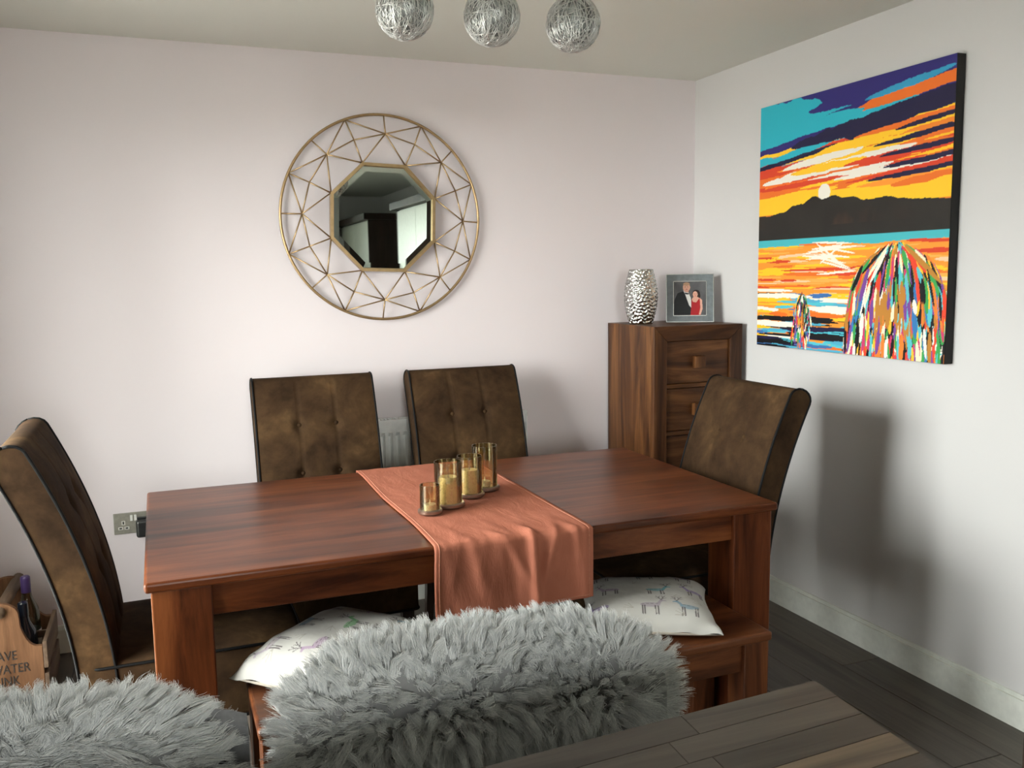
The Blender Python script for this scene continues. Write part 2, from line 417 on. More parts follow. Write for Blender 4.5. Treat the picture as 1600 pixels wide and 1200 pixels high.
# ------------------------------------------------------------------ suede chairs (face -y, origin under the foot of the backrest front)
PZ = np.array([.36, .47, .577, .709, .866, .994, 1.050, 1.078]); PO = np.array([-.004, 0, .013, .042, .090, .139, .166, .182])
def o_at(z):
    # smooth (quadratic fit) so the back curves evenly
    return np.interp(z, PZ, PO)
_pc = np.polyfit(PZ, PO, 3)
CW = .243; BT = .088
def back_profile(nz=44):
    zs = np.linspace(.40, 1.055, nz); ys = np.polyval(_pc, zs)
    d = np.polyval(np.polyder(_pc), zs); nrm = 1 / np.sqrt(1 + d * d)
    by = ys + BT * nrm; bz = zs - BT * d * nrm
    return zs, ys, bz, by, d
def make_chair(name, label):
    c = thing(name, label, 'chair', group='brown suede dining chairs around the table')
    zs, ys, bz, by, d = back_profile()
    nz = len(zs); cap = 9
    t = np.array([d[-1], 1.0]); t /= np.linalg.norm(t)         # (y,z) tangent at top
    n = np.array([t[1], -t[0]])
    prof = [(ys[i], zs[i]) for i in range(nz)]
    ctr = np.array([(ys[-1] + by[-1]) / 2, (zs[-1] + bz[-1]) / 2])
    for k in range(1, cap):
        a = PI * k / cap
        p = ctr - n * math.cos(a) * BT / 2 + t * math.sin(a) * 0.036
        prof.append(tuple(p))
    prof += [(by[i], bz[i]) for i in range(nz - 1, -1, -1)]
    N = len(prof); nx = 61
    xs = np.linspace(-CW, CW, nx)
    V = []; F = []
    btn = [(sx * .074, z) for z in (.885, .70, .53) for sx in (-1, 1)]
    for x in xs:
        e = 1 - (abs(x) / CW) ** 6
        for i, (y, z) in enumerate(prof):
            dy = 0
            if i < nz:
                dep = 0
                for bx, bzz in btn:
                    r2 = (x - bx) ** 2 + (z - bzz) ** 2
                    dep += .016 * math.exp(-r2 / .022 ** 2)
                    dep += .0035 * math.exp(-(z - bzz) ** 2 / .006 ** 2) * math.exp(-max(0, abs(x - bx)) / .05)
                for bx in (-.074, .074): dep += .0032 * math.exp(-(x - bx) ** 2 / .005 ** 2)
                puff = .010 * e * min(1, (1.06 - z) / .06)
                dy = dep - puff
            elif i < nz + cap:
                dy = -.006 * e * 0.5
            V.append((x, y + dy, z))
    for j in range(nx - 1):
        for i in range(N - 1):
            F.append((j * N + i, j * N + i + 1, (j + 1) * N + i + 1, (j + 1) * N + i))
        F.append((j * N + N - 1, j * N, (j + 1) * N, (j + 1) * N + N - 1))
    for s, j in ((-1, 0), (1, nx - 1)):
        b = j * N
        for i in range(N // 2):
            q = (b + i, b + N - 1 - i, b + N - 2 - i, b + i + 1) if i < N // 2 - 1 or N % 2 == 0 else None
            if q and len(set(q)) == 4: F.append(q if s < 0 else q[::-1])
            elif q:
                q = tuple(dict.fromkeys(q))
                if len(q) == 3: F.append(q)
    bk = pyd('backrest', V, F, 'suede', c, True)
    bm = bmesh.new(); bm.from_mesh(bk.data); bmesh.ops.recalc_face_normals(bm, faces=bm.faces); bm.to_mesh(bk.data); bm.free()
    bk.data.set_sharp_from_angle(angle=0.9)
    for bx, bzz in btn:
        y = np.polyval(_pc, bzz)
        lathe('button', [(0, .006), (.006, .0055), (.010, .002), (.011, -.002), (0, -.004)], 'suede', bk, 14, (bx, y + .009, bzz), axis='y')
    for sx in (-1, 1):
        pts = [(sx * (CW - .001), y - .001, z) for (y, z) in prof[:nz + cap // 2]]
        tube('piping', pts, .0042, 'piping_black', bk, 6)
        pts = [(sx * (CW - .001), y, z) for (y, z) in prof[nz + cap // 2 - 1:]]
        tube('piping', pts, .0042, 'piping_black', bk, 6)
    # seat cushion, softly domed
    bm = bmesh.new(); add_box(bm, -CW, CW, -.485, .06, .275, .482, bev=.014, seg=3)
    bmesh.ops.subdivide_edges(bm, edges=[e for e in bm.edges if e.calc_length() > .1], cuts=7, use_grid_fill=True)
    for v in bm.verts:
        if v.co.z > .47: v.co.z += .022 * max(0, 1 - (v.co.x / CW) ** 2) * max(0, 1 - ((v.co.y + .21) / .28) ** 2)
    se = from_bm('seat', bm, 'suede', c, True)
    se.data.set_sharp_from_angle(angle=0.9)
    ring = []
    r = .02
    for (cx, cy, a0) in ((CW - r, -.485 + r, -90), (CW - r, .055 - r, 0), (-CW + r, .055 - r, 90), (-CW + r, -.485 + r, 180)):
        for k in range(5):
            a = math.radians(a0 + 22.5 * k); ring.append((cx + (r + .002) * math.cos(a), cy + (r + .002) * math.sin(a), .473))
    tube('piping', ring, .0042, 'piping_black', se, 6, True)
    tube('piping', [(a_, b_, .279) for a_, b_, _ in ring], .0042, 'piping_black', se, 6, True)
    for sx in (-1, 1):
        for fy, spl in ((-.44, -.0), (.02, .06)):
            x = sx * (CW - .035)
            V = []; F = []
            for z, h, yo in ((0, .015, spl), (.280, .022, 0)):
                for a, b in ((-1, -1), (1, -1), (1, 1), (-1, 1)): V.append((x + a * h, fy + yo + b * h, z))
            F = [(0, 3, 2, 1), (4, 5, 6, 7)] + [(k, (k + 1) % 4, 4 + (k + 1) % 4, 4 + k) for k in range(4)]
            pyd('leg', V, F, 'leg_wood_dark', c)
    return c
ch = make_chair('dining_chair', 'brown suede buttoned chair against the back wall, left of the radiator')
ch.location = (-1.930, -.345, 0)
spots = [((-1.285, -.345, 0), 0.0, 'brown suede buttoned chair behind the candle holders, nearer the chest of drawers'),
         ((-2.662, -1.155, 0), PI / 2, 'brown suede chair at the left head of the table, seen from its side'),
         ((-.697, -1.168, 0), -PI / 2, 'brown suede chair at the right head of the table, beside the canvas wall')]
for loc, rz, lab in spots:
    c2 = copy_tree(ch); c2.location = loc; c2.rotation_euler = (0, 0, rz); c2['label'] = lab

# ------------------------------------------------------------------ chest of drawers
CX0, CX1, CY0, CY1, CZ = -.493, -.030, -.452, -.020, 1.238
cd = thing('chest_of_drawers', 'tall narrow dark-wood chest of drawers in the room corner', 'chest', (CX0, CY0, 0))
cw, cdp = CX1 - CX0, CY1 - CY0
ST = .066
def prism(name, poly, y0, y1, mat, parent):      # poly in x,z
    V = [(x, y0, z) for x, z in poly] + [(x, y1, z) for x, z in poly]; k = len(poly)
    F = [tuple(range(k)), tuple(range(2 * k - 1, k - 1, -1))] + [(i, k + i, k + (i + 1) % k, (i + 1) % k) for i in range(k)]
    bm = bmesh.new(); vs = [bm.verts.new(v) for v in V]
    for f_ in F: bm.faces.new([vs[i] for i in f_])
    bmesh.ops.recalc_face_normals(bm, faces=bm.faces)
    bmesh.ops.bevel(bm, geom=list(bm.edges), offset=.0015, segments=1, affect='EDGES')
    return from_bm(name, bm, mat, parent)
box('side_panel', (0, .022, .028, cdp, 0.0, CZ - .0), 'chest_wood_z', cd, bev=.002)
box('side_panel', (cw - .022, cw, .028, cdp, 0.0, CZ), 'chest_wood_z', cd, bev=.002)
box('top_panel', (.022, cw - .022, .028, cdp, CZ - .03, CZ), 'chest_wood_x', cd, bev=.001)
box('back_panel', (.022, cw - .022, cdp - .012, cdp - .002, .03, CZ - .03), 'chest_wood_z', cd, bev=0)
zb = .105
prism('frame_rail', [(0, CZ), (cw, CZ), (cw - ST, CZ - ST), (ST, CZ - ST)], 0, .028, 'chest_wood_x', cd)
prism('frame_stile', [(0, 0), (0, CZ), (ST, CZ - ST), (ST, zb)] + [(ST, 0)], 0, .028, 'chest_wood_z', cd)
prism('frame_stile', [(cw, 0), (cw, CZ), (cw - ST, CZ - ST), (cw - ST, zb)] + [(cw - ST, 0)], 0, .028, 'chest_wood_z', cd)
prism('frame_rail', [(ST, 0), (cw - ST, 0), (cw - ST, zb), (ST, zb)], .001, .028, 'chest_wood_x', cd)
nd = 5; ph = (CZ - ST - zb) / nd
for i in range(nd):
    z1 = CZ - ST - i * ph; z0 = z1 - ph
    dr = box('drawer', (ST + .002, cw - ST - .002, .012, .03, z0 + .022, z1 - .002), 'chest_wood_x', cd, bev=.002)
    box('knob', (cw / 2 - .028, cw / 2 + .028, -.016, .013, z0 + ph / 2 - .018, z0 + ph / 2 + .036), 'chest_wood_z', dr, bev=.003)
    box('drawer_rail', (ST + .001, cw - ST - .001, .004, .028, z0 + .001, z0 + .02), 'chest_wood_x', cd, bev=.004)

# ------------------------------------------------------------------ table runner
RX0, RX1 = -1.868, -1.408
def runner():
    # path over the table: back drop, top, front drop
    zt = TZ + .003; path = []
    back = TY1 + .006; front = TY0 - .010
    L1 = .10; L2 = front * -1 + back; r = .012
    s = np.concatenate([np.linspace(0, .10, 6)[:-1], np.linspace(.10, .10 + (back - front), 110)[:-1], np.linspace(.10 + (back - front), .10 + (back - front) + .205, 46)])
    nx = 72
    V = []; F = []
    S0 = .10; S1 = .10 + (back - front)
    rr = np.random.default_rng(3)
    wr = [(rr.uniform(-.2, .2), rr.uniform(.9, 1.05), rr.uniform(.0006, .0022), rr.uniform(.008, .018), rr.uniform(-.5, .5)) for _ in range(16)]
    for i, sv in enumerate(s):
        for j in range(nx):
            u = j / (nx - 1); x = RX0 + (RX1 - RX0) * u + .004 * math.sin(sv * 9) * (1 - u)
            xo = x - (RX0 + RX1) / 2
            if sv < S0: y, z = back, zt - (S0 - sv); nv = (0, 1)
            elif sv <= S1: y, z = back - (sv - S0), zt; nv = (0, 0)
            else: y, z = front, zt - (sv - S1); nv = (-1, 0)
            # round the front corner
            k = (S1 - sv)
            h = 0
            if sv > S0 + .3:
                g = min(1, (sv - S0 - .3) / .5)
                for (cx, cs, amp, w, sl) in wr:
                    xx = xo - cx - sl * (sv - S1) * .45
                    h += amp * g * math.exp(-(xx / w) ** 2) * math.exp(-((sv - S1 - .02) / .16) ** 2)
                # main folds near the right of the drop
                for cx, w, sl, amp in ((.045, .010, .05, .016), (.070, .009, .0, -.005), (.115, .014, -.3, .010), (.175, .016, .15, .010), (-.03, .014, .5, .006), (-.13, .02, .3, .004), (.205, .008, .0, .005)):
                    xx = xo - cx - sl * (sv - S1)
                    h += amp * math.exp(-(xx / w) ** 2) * (math.exp(-((sv - S1 - .07) / .12) ** 2))
            f = 0.0008 * math.sin(37 * xo + 9 * sv) + .0006 * math.sin(61 * xo - 21 * sv)
            if sv <= S1 and sv >= S0:
                z += max(0, h) + abs(f) * .8
                if k < r: z -= (r - k) ** 2 / (2 * r) * .5
            elif sv > S1:
                d = sv - S1
                y -= max(-.006, h * 1.0) + f * 2 + .004 * math.sin(xo * 13 + .6) * min(1, d / .15) + .004
                if d < r: y += (r - d) ** 2 / (2 * r)
                z += .008 * (u - .5)
            V.append((x, y, z))
    n = len(s)
    for i in range(n - 1):
        for j in range(nx - 1):
            a = i * nx + j; F.append((a, a + nx, a + nx + 1, a + 1))
    o = pyd('table_runner', V, F, 'terracotta_cloth', None, True)
    sd = o.modifiers.new('thickness', 'SOLIDIFY'); sd.thickness = .0018; sd.offset = 1
    tag(o, 'terracotta cloth runner hanging over the table front', 'table runner')
    # stitched hem: raised ribbons along the visible edges
    Vh, Fh = [], []
    e1 = [Vector(V[i * nx + 2]) + Vector((0, -.002, .002)) for i in range(6, n)]
    e2 = [Vector(V[i * nx + nx - 3]) + Vector((0, -.002, .002)) for i in range(6, n)]
    e3 = [Vector(V[(n - 3) * nx + j]) + Vector((0, -.003, 0)) for j in range(2, nx - 2)]
    for e in (e1, e2, e3): tube_geo(e, .0013, 5, False, Vh, Fh)
    pyd('stitched_hem', Vh, Fh, 'terracotta_hem', o, True)
    return o
runner()

# ------------------------------------------------------------------ candle holders
RZ = TZ + .0085
def candle(loc, R, h, kind, label):
    t = thing('candle_holder', label, 'candle holder', loc, group='amber glass candle holders on the runner')
    b = R + .007
    lathe('base', [(0, 0), (b - .004, 0), (b, .003), (b, .010), (b - .003, .013), (R - .006, .013), (R - .008, .010), (0, .010)], 'bronze_base', t, 40)
    lathe('glass', [(R, .0135), (R, h), (R - .001, h + .001), (R - .0024, h), (R - .0024, .0135), (R, .0135)], 'amber_glass', t, 48)
    if kind > 0:
        c = lathe('candle', [(0, .0105), (kind, .0105), (kind, h * .60), (kind - .004, h * .66), (kind * .5, h * .645), (0, h * .64)], 'wax', t, 32)
        lathe('wick', [(0, h * .64), (.0012, h * .64), (.0009, h * .64 + .008), (0, h * .64 + .009)], 'lettering_black', c, 8)
    else:
        c = lathe('tea_light', [(0, .0105), (.019, .0105), (.0195, .026), (.018, .0275), (.008, .026), (0, .026)], 'wax_white', t, 28)
        lathe('wick', [(0, .026), (.003, .027), (.001, .040), (0, .041)], 'wax_white', c, 8)
candle((-1.788, -1.350, RZ), .0300, .086, 0, 'smallest amber glass tealight holder, nearest the runner hem')
candle((-1.712, -1.292, RZ), .0425, .138, .031, 'amber glass holder with pillar candle directly behind the smallest one')
candle((-1.612, -1.202, RZ), .0400, .130, .030, 'amber glass holder with pillar candle, second from the far end')
candle((-1.537, -1.135, RZ), .0415, .146, 0, 'tallest amber glass tealight holder, farthest along the runner')

# ------------------------------------------------------------------ wall mirror
MC = Vector((-1.579, 0, 1.724)); MR = .437
mr = thing('wall_mirror', 'round gold wire-frame wall mirror with an octagonal centre', 'mirror', MC)
ROT = math.radians(2.0)
def mp(r, deg, y):
    a = math.radians(deg) + ROT
    return (MR * r * math.sin(a), y, MR * r * math.cos(a))
yr, yM, yN, yV = -.018, -.052, -.040, -.030
tube('outer_ring', [mp(1 - .008, k * 360 / 128, yr) for k in range(128)], .0058, 'brushed_gold', mr, 8, True)
def rod(a, b): tube('rod', [a, b], .0030, 'brushed_gold', mr, 6)
for k in range(8):
    A = 45 * k; Mn = mp(.80, A, yM); V1 = A + 22.5
    rod(mp(.99, A, yr), Mn)
    for s in (-1, 1):
        rod(Mn, mp(.99, A + s * 22.5, yr)); rod(Mn, mp(.56, A + s * 22.5, yV)); rod(Mn, mp(.785, A + s * 22.5, yN))
    rod(mp(.99, V1, yr), mp(.785, V1, yN)); rod(mp(.785, V1, yN), mp(.56, V1, yV))
ov8 = [mp(.550, 22.5 + 45 * k, -.028) for k in range(8)]
def octo_frame():
    V = []; F = []
    for r, y in ((.566, -.006), (.566, -.036), (.535, -.036), (.528, -.027), (.528, -.006)):
        for k in range(8): V.append(mp(r, 22.5 + 45 * k, y))
    for i in range(5):
        for k in range(8):
            j = (i + 1) % 5; F.append((i * 8 + k, i * 8 + (k + 1) % 8, j * 8 + (k + 1) % 8, j * 8 + k))
    bm = bmesh.new(); vs = [bm.verts.new(v) for v in V]
    for f_ in F: bm.faces.new([vs[i] for i in f_])
    return from_bm('octagon_frame', bm, 'brushed_gold', mr)
octo_frame()
V = [mp(.532, 22.5 + 45 * k, -.0240) for k in range(8)] + [mp(.475, 22.5 + 45 * k, -.0255) for k in range(8)] + [mp(.532, 22.5 + 45 * k, -.010) for k in range(8)]
F = [tuple(8 + k for k in range(8)), tuple(16 + k for k in range(7, -1, -1))] + [(k, (k + 1) % 8, 8 + (k + 1) % 8, 8 + k) for k in range(8)] + [(16 + k, 16 + (k + 1) % 8, (k + 1) % 8, k) for k in range(8)]
bm = bmesh.new(); vs = [bm.verts.new(v) for v in V]
for f_ in F: bm.faces.new([vs[i] for i in f_])
from_bm('mirror_glass', bm, 'mirror_glass', mr)
box('hanging_bracket', (-.05, .05, -.012, -.0005, .16, .20), 'brushed_gold', mr, bev=.001)

# ------------------------------------------------------------------ painted prints
def vnoise(u, v, seed):
    r = np.random.default_rng(seed); g = r.random((64, 64))
    ui = np.floor(u).astype(int); vi = np.floor(v).astype(int); fu = u - ui; fv = v - vi
    fu = fu * fu * (3 - 2 * fu); fv = fv * fv * (3 - 2 * fv)
    a = g[ui % 64, vi % 64]; b = g[(ui + 1) % 64, vi % 64]; c = g[ui % 64, (vi + 1) % 64]; d = g[(ui + 1) % 64, (vi + 1) % 64]
    return (a * (1 - fu) + b * fu) * (1 - fv) + (c * (1 - fu) + d * fu) * fv
def fbm(u, v, seed, o=4):
    s = 0; w = .5
    for k in range(o): s = s + w * vnoise(u * 2 ** k, v * 2 ** k, seed + k); w *= .5
    return s
def L(c): return np.array(s2l(c))
def print_grid(name, nu, nv, fn_pos, cols, mat, parent):
    U, Vv = np.meshgrid(np.linspace(0, 1, nu), np.linspace(0, 1, nv), indexing='ij')
    pos = fn_pos(U, Vv).reshape(-1, 3)
    idx = np.arange(nu * nv).reshape(nu, nv)
    q = np.stack([idx[:-1, :-1], idx[1:, :-1], idx[1:, 1:], idx[:-1, 1:]], -1).reshape(-1, 4)
    me = bpy.data.meshes.new(name)
    me.vertices.add(len(pos)); me.vertices.foreach_set('co', pos.astype(np.float32).ravel())
    me.loops.add(q.size); me.loops.foreach_set('vertex_index', q.ravel().astype(np.int32))
    me.polygons.add(len(q)); me.polygons.foreach_set('loop_start', (np.arange(len(q)) * 4).astype(np.int32))
    me.update(calc_edges=True); me.validate()
    at = me.color_attributes.new('paint', 'FLOAT_COLOR', 'POINT')
    rgba = np.ones((nu * nv, 4), np.float32); rgba[:, :3] = cols.reshape(-1, 3); at.data.foreach_set('color', rgba.ravel())
    return link(name, me, mat, parent, True)

NAVY, INDIGO, TEAL, ORANGE, RED_, YEL, WHITE, BLK = [L(c) for c in ((28, 24, 60), (45, 38, 110), (40, 172, 190), (232, 112, 36), (214, 66, 36), (250, 196, 40), (246, 240, 226), (16, 16, 20))]
def paint_canvas(n):
    U, Vv = np.meshgrid(np.linspace(0, 1, n), np.linspace(0, 1, n), indexing='ij')
    img = np.zeros((n, n, 3)); img[:] = L((236, 130, 40))
    r = np.random.default_rng(21)
    wob = (fbm(U * 9, Vv * 9, 5) - .5)
    wob2 = (fbm(U * 30, Vv * 30, 9) - .5)
    def lens(u0, v0, u1, v1, th, col, rag=.5):
        nonlocal img
        du, dv = u1 - u0, v1 - v0; ln = math.hypot(du, dv)
        t = ((U - u0) * du + (Vv - v0) * dv) / ln ** 2
        dd = ((Vv - v0) * du - (U - u0) * dv) / ln
        tc = np.clip(t, 0, 1)
        w = th * np.clip(4 * tc * (1 - tc), 0, 1) ** .5
        mk = (t > 0) & (t < 1) & (np.abs(dd + wob * th * rag * 2 + wob2 * th * rag) < w)
        img[mk] = col
    # --- sky
    sky = Vv > .55
    hz = fbm(U * 2.2 - Vv * 1.5, Vv * 9 - U * 2.0, 31)
    for lo, hi, col in ((.55, .66, YEL), (.62, .78, ORANGE)):
        img[(Vv >= lo) & (Vv < hi)] = col
    img[(Vv > .72 + .10 * U + .05 * wob)] = TEAL
    img[(Vv > 1.01 - .13 * U + .08 * wob)] = INDIGO
    for k in range(60):                                # warm streaks
        u0 = r.uniform(-.3, .9); v0 = r.uniform(.57, .80); ln = r.uniform(.25, .7); sl = r.uniform(.02, .10)
        lens(u0, v0, u0 + ln, v0 + ln * sl, r.uniform(.004, .014), [YEL, ORANGE, RED_, YEL, RED_, ORANGE, L((250, 150, 50))][k % 7])
    for a in ((.30, .93, 1.1, 1.0, .03, INDIGO), (.30, .885, 1.05, .965, .012, INDIGO), (-.1, .80, .75, .865, .016, INDIGO), (.2, .80, 1.15, .90, .030, NAVY), (.45, .81, 1.15, .875, .026, NAVY),
              (-.1, .735, .5, .79, .010, NAVY), (.55, .90, 1.2, .945, .020, ORANGE), (.0, .765, .42, .80, .012, TEAL), (-.05, .85, .6, .90, .02, TEAL), (.6, .925, 1.0, .965, .012, L((50, 150, 190))),
              (.35, .765, 1.2, .845, .018, YEL), (.55, .80, 1.2, .84, .010, ORANGE), (.02, .675, .85, .74, .020, WHITE), (.15, .725, .6, .76, .014, WHITE), (.25, .66, .75, .69, .010, WHITE), (.2, .70, .62, .722, .014, YEL),
              (.45, .655, 1.1, .695, .010, WHITE), (.0, .65, .5, .665, .010, RED_), (.5, .705, 1.2, .735, .013, RED_), (.65, .755, 1.1, .785, .009, NAVY), (.68, .715, 1.1, .735, .009, NAVY), (.70, .675, 1.1, .695, .009, NAVY), (.62, .635, 1.1, .66, .009, NAVY),
              (.75, .80, 1.1, .825, .008, NAVY)):
        lens(*a)
    sun = ((U - .40) ** 2 + (Vv - .615) ** 2 < .034 ** 2)
    img[sun] = WHITE
    # --- hills
    ridge = .545 + .045 * np.exp(-((U - .40) / .22) ** 2) + .020 * (fbm(U * 14, U * 0 + 3, 71) - .5) + .02 * np.exp(-((U - .75) / .2) ** 2) + .018 * np.exp(-((U - .38) / .2) ** 2) * np.abs(2 * ((U * 9) % 1) - 1)
    hill = (Vv < ridge) & (Vv > .44 - .0 * U)
    hc = L((44, 40, 36))[None, None] * (1 - .5 * fbm(U * 12, Vv * 12, 77)[..., None]) + L((90, 52, 30))[None, None] * (.9 * np.clip((fbm(U * 7, Vv * 5, 81) - .45) * 3, 0, 1) * np.exp(-((U - .4) / .25) ** 2) * (Vv > .49))[..., None]
    img[hill] = hc[hill]
    # --- water
    img[Vv <= .445] = L((240, 150, 50))
    img[(Vv <= .445) & (Vv > .415 + .02 * wob)] = L((70, 180, 190))
    for k in range(110):
        v0 = r.uniform(.20, .42); u0 = r.uniform(-.2, .95); ln = r.uniform(.1, .35)
        lens(u0, v0, u0 + ln, v0 + r.uniform(-.004, .004), r.uniform(.003, .008), [YEL, ORANGE, RED_, L((250, 170, 80)), YEL, L((240, 200, 160))][k % 6])
    for k in range(16): lens(.38 + r.uniform(-.1, .02), r.uniform(.30, .43), .50 + r.uniform(-.02, .1), r.uniform(.30, .43), .004, WHITE)
    for k in range(150):
        v0 = r.uniform(.0, .24); u0 = r.uniform(-.2, .95); ln = r.uniform(.12, .4)
        v1 = v0
        cols = [L((80, 190, 205)), L((60, 110, 170)), NAVY, WHITE, L((80, 190, 205)), YEL, ORANGE, NAVY, BLK, L((80, 170, 200))]
        lens(u0, v0, u0 + ln, v0 + r.uniform(-.006, .006), r.uniform(.004, .011), cols[k % 10])
    for a in ((-.1, .215, .35, .212, .010, WHITE), (.3, .165, .75, .16, .014, WHITE), (-.1, .12, .5, .115, .010, BLK), (.2, .06, .7, .05, .012, BLK), (-.1, .10, .3, .09, .012, WHITE)): lens(*a)
    # --- loose bundles of many-coloured brush strokes standing in the water
    STR = [L(c) for c in ((228, 70, 44), (250, 190, 50), (60, 160, 80), (52, 120, 180), (120, 70, 150), (246, 240, 226), (20, 18, 22), (236, 130, 50), (200, 60, 110), (90, 190, 200), (186, 128, 50), (246, 236, 200))]
    OCH = L((188, 128, 52))
    def bundle(cu, top, half, bot, nst, lw):
        hgt = top - bot
        def xw(o, t): return cu + half * o * (math.sqrt(max(0, 1 - (1 - min(1, t * 2.1)) ** 2)) * .82 + .18 * t)
        for k in range(nst):
            lay = k / nst
            o = max(-1.05, min(1.05, r.normal(0, .55))); t0 = r.uniform(-.02, .95) if lay < .75 else r.uniform(0, .45)
            ln = r.uniform(.12, .30); col = STR[r.integers(0, 12)]
            if abs(o) < .38 and .25 < t0 < .55 and r.random() < .6: col = OCH
            if k % 9 == 0: col = BLK
            tt = [t0, t0 + ln * .5, t0 + ln]; w = lw * r.uniform(.6, 1.3)
            pp = [(xw(o, max(q, 0.01)) + r.normal(0, .004), top - hgt * q + r.normal(0, .003)) for q in tt]
            du, dv = pp[2][0] - pp[0][0], pp[2][1] - pp[0][1]
            lens(pp[0][0], pp[0][1], pp[2][0], pp[2][1], w, col, .35)
    bundle(.285, .225, .050, .030, 260, .0036)
    bundle(.775, .405, .235, -.05, 1150, .0082)
    return np.clip(img, 0, 1)
n = 400
pd_ = thing('canvas_painting', 'large square sunset canvas in bright colours on the right wall', 'painting', (-.001, -1.080, 1.660))
PH = .510
box('stretched_canvas', (-.038, 0, -PH, PH, -PH, PH), 'canvas_black', pd_, bev=.003)
print_grid('painted_face', n, n, lambda u, v: np.stack([np.full_like(u, -.0388), PH * .998 * (1 - 2 * u), PH * .998 * (2 * v - 1)], -1), paint_canvas(n), 'canvas_print', pd_)

# ------------------------------------------------------------------ photo frame and vase on the chest
def paint_photo(nu, nv):
    U, Vv = np.meshgrid(np.linspace(0, 1, nu), np.linspace(0, 1, nv), indexing='ij')
    img = L((92, 92, 94))[None, None] * (.55 + .9 * fbm(U * 4, Vv * 4, 3)[..., None])
    A = .72
    def ell(cu, cv, a, b, col):
        mk = ((U - cu) / a) ** 2 + ((Vv - cv) / b) ** 2 < 1; img[mk] = L(col)
    def poly(pts, col):
        mk = np.zeros_like(U, bool); k = len(pts)
        for i in range(k):
            (x1, y1), (x2, y2) = pts[i], pts[(i + 1) % k]
            c = ((y1 > Vv) != (y2 > Vv)) & (U < (x2 - x1) * (Vv - y1) / ((y2 - y1) or 1e-9) + x1); mk ^= c
        img[mk] = L(col)
    poly([(.0, 0), (.02, .45), (.12, .66), (.30, .72), (.48, .66), (.56, .5), (.55, 0)], (22, 24, 26))
    poly([(.30, .74), (.46, .70), (.54, .50), (.55, .22), (.48, .30), (.36, .62)], (225, 225, 222))
    poly([(.34, .68), (.48, .66), (.47, .62), (.36, .63)], (18, 18, 20))
    ell(.40, .83, .115, .125, (212, 160, 138)); ell(.40, .93, .105, .05, (178, 140, 112)); poly([(.33, .74), (.47, .72), (.46, .68), (.34, .70)], (205, 150, 130))
    for eu in (.36, .44): ell(eu, .845, .014, .010, (70, 50, 45))
    ell(.405, .775, .035, .010, (170, 90, 85))
    ell(.70, .63, .125, .13, (40, 26, 22)); ell(.745, .58, .09, .10, (40, 26, 22)); ell(.67, .62, .075, .095, (222, 170, 148))
    poly([(.52, 0), (.55, .30), (.56, .48), (.68, .40), (.80, .52), (.84, .50), (.82, .25), (.84, 0)], (168, 24, 32))
    poly([(.56, .48), (.62, .55), (.74, .55), (.80, .51), (.70, .38), (.60, .40)], (220, 168, 148))
    poly([(.80, .52), (.88, .46), (.90, .20), (.84, .02), (.78, .02), (.83, .22), (.82, .40)], (220, 168, 148))
    for eu in (.645, .70): ell(eu, .635, .011, .009, (60, 40, 36))
    ell(.672, .575, .028, .009, (180, 60, 66))
    return np.clip(img, 0, 1)
pf = thing('photo_frame', 'grey photo frame with a couple in evening dress on the chest', 'photo frame', (-.165, -.225, CZ))
pf.rotation_euler = (math.radians(-9), 0, math.radians(-28))
fw, fh, bw = .108, .226, .030
boxes('frame_border', [(-fw, -fw + bw, -.008, .008, 0, fh), (fw - bw, fw, -.008, .008, 0, fh), (-fw + bw, fw - bw, -.008, .008, 0, bw), (-fw + bw, fw - bw, -.008, .008, fh - bw, fh)], 'frame_grey', pf)
e = .003
boxes('silver_edge', [(-fw - e, -fw, -.010, .008, -.0, fh + e), (fw, fw + e, -.010, .008, -.0, fh + e), (-fw, fw, -.010, .008, fh, fh + e), (-fw, fw, -.010, -.008, 0, e)], 'chrome', pf)
boxes('silver_slip', [(-fw + bw, -fw + bw + e, -.0095, -.004, bw, fh - bw), (fw - bw - e, fw - bw, -.0095, -.004, bw, fh - bw), (-fw + bw, fw - bw, -.0095, -.004, bw, bw + e), (-fw + bw, fw - bw, -.0095, -.004, fh - bw - e, fh - bw)], 'chrome', pf)
print_grid('photograph', 110, 130, lambda u, v: np.stack([(fw - bw - e) * (2 * u - 1), np.full_like(u, -.003), bw + e + (fh - 2 * bw - 2 * e) * v], -1), paint_photo(110, 130), 'photo_print', pf)
box('backing_board', (-fw + .004, fw - .004, .008, .011, .004, fh - .004), 'canvas_black', pf, bev=0)

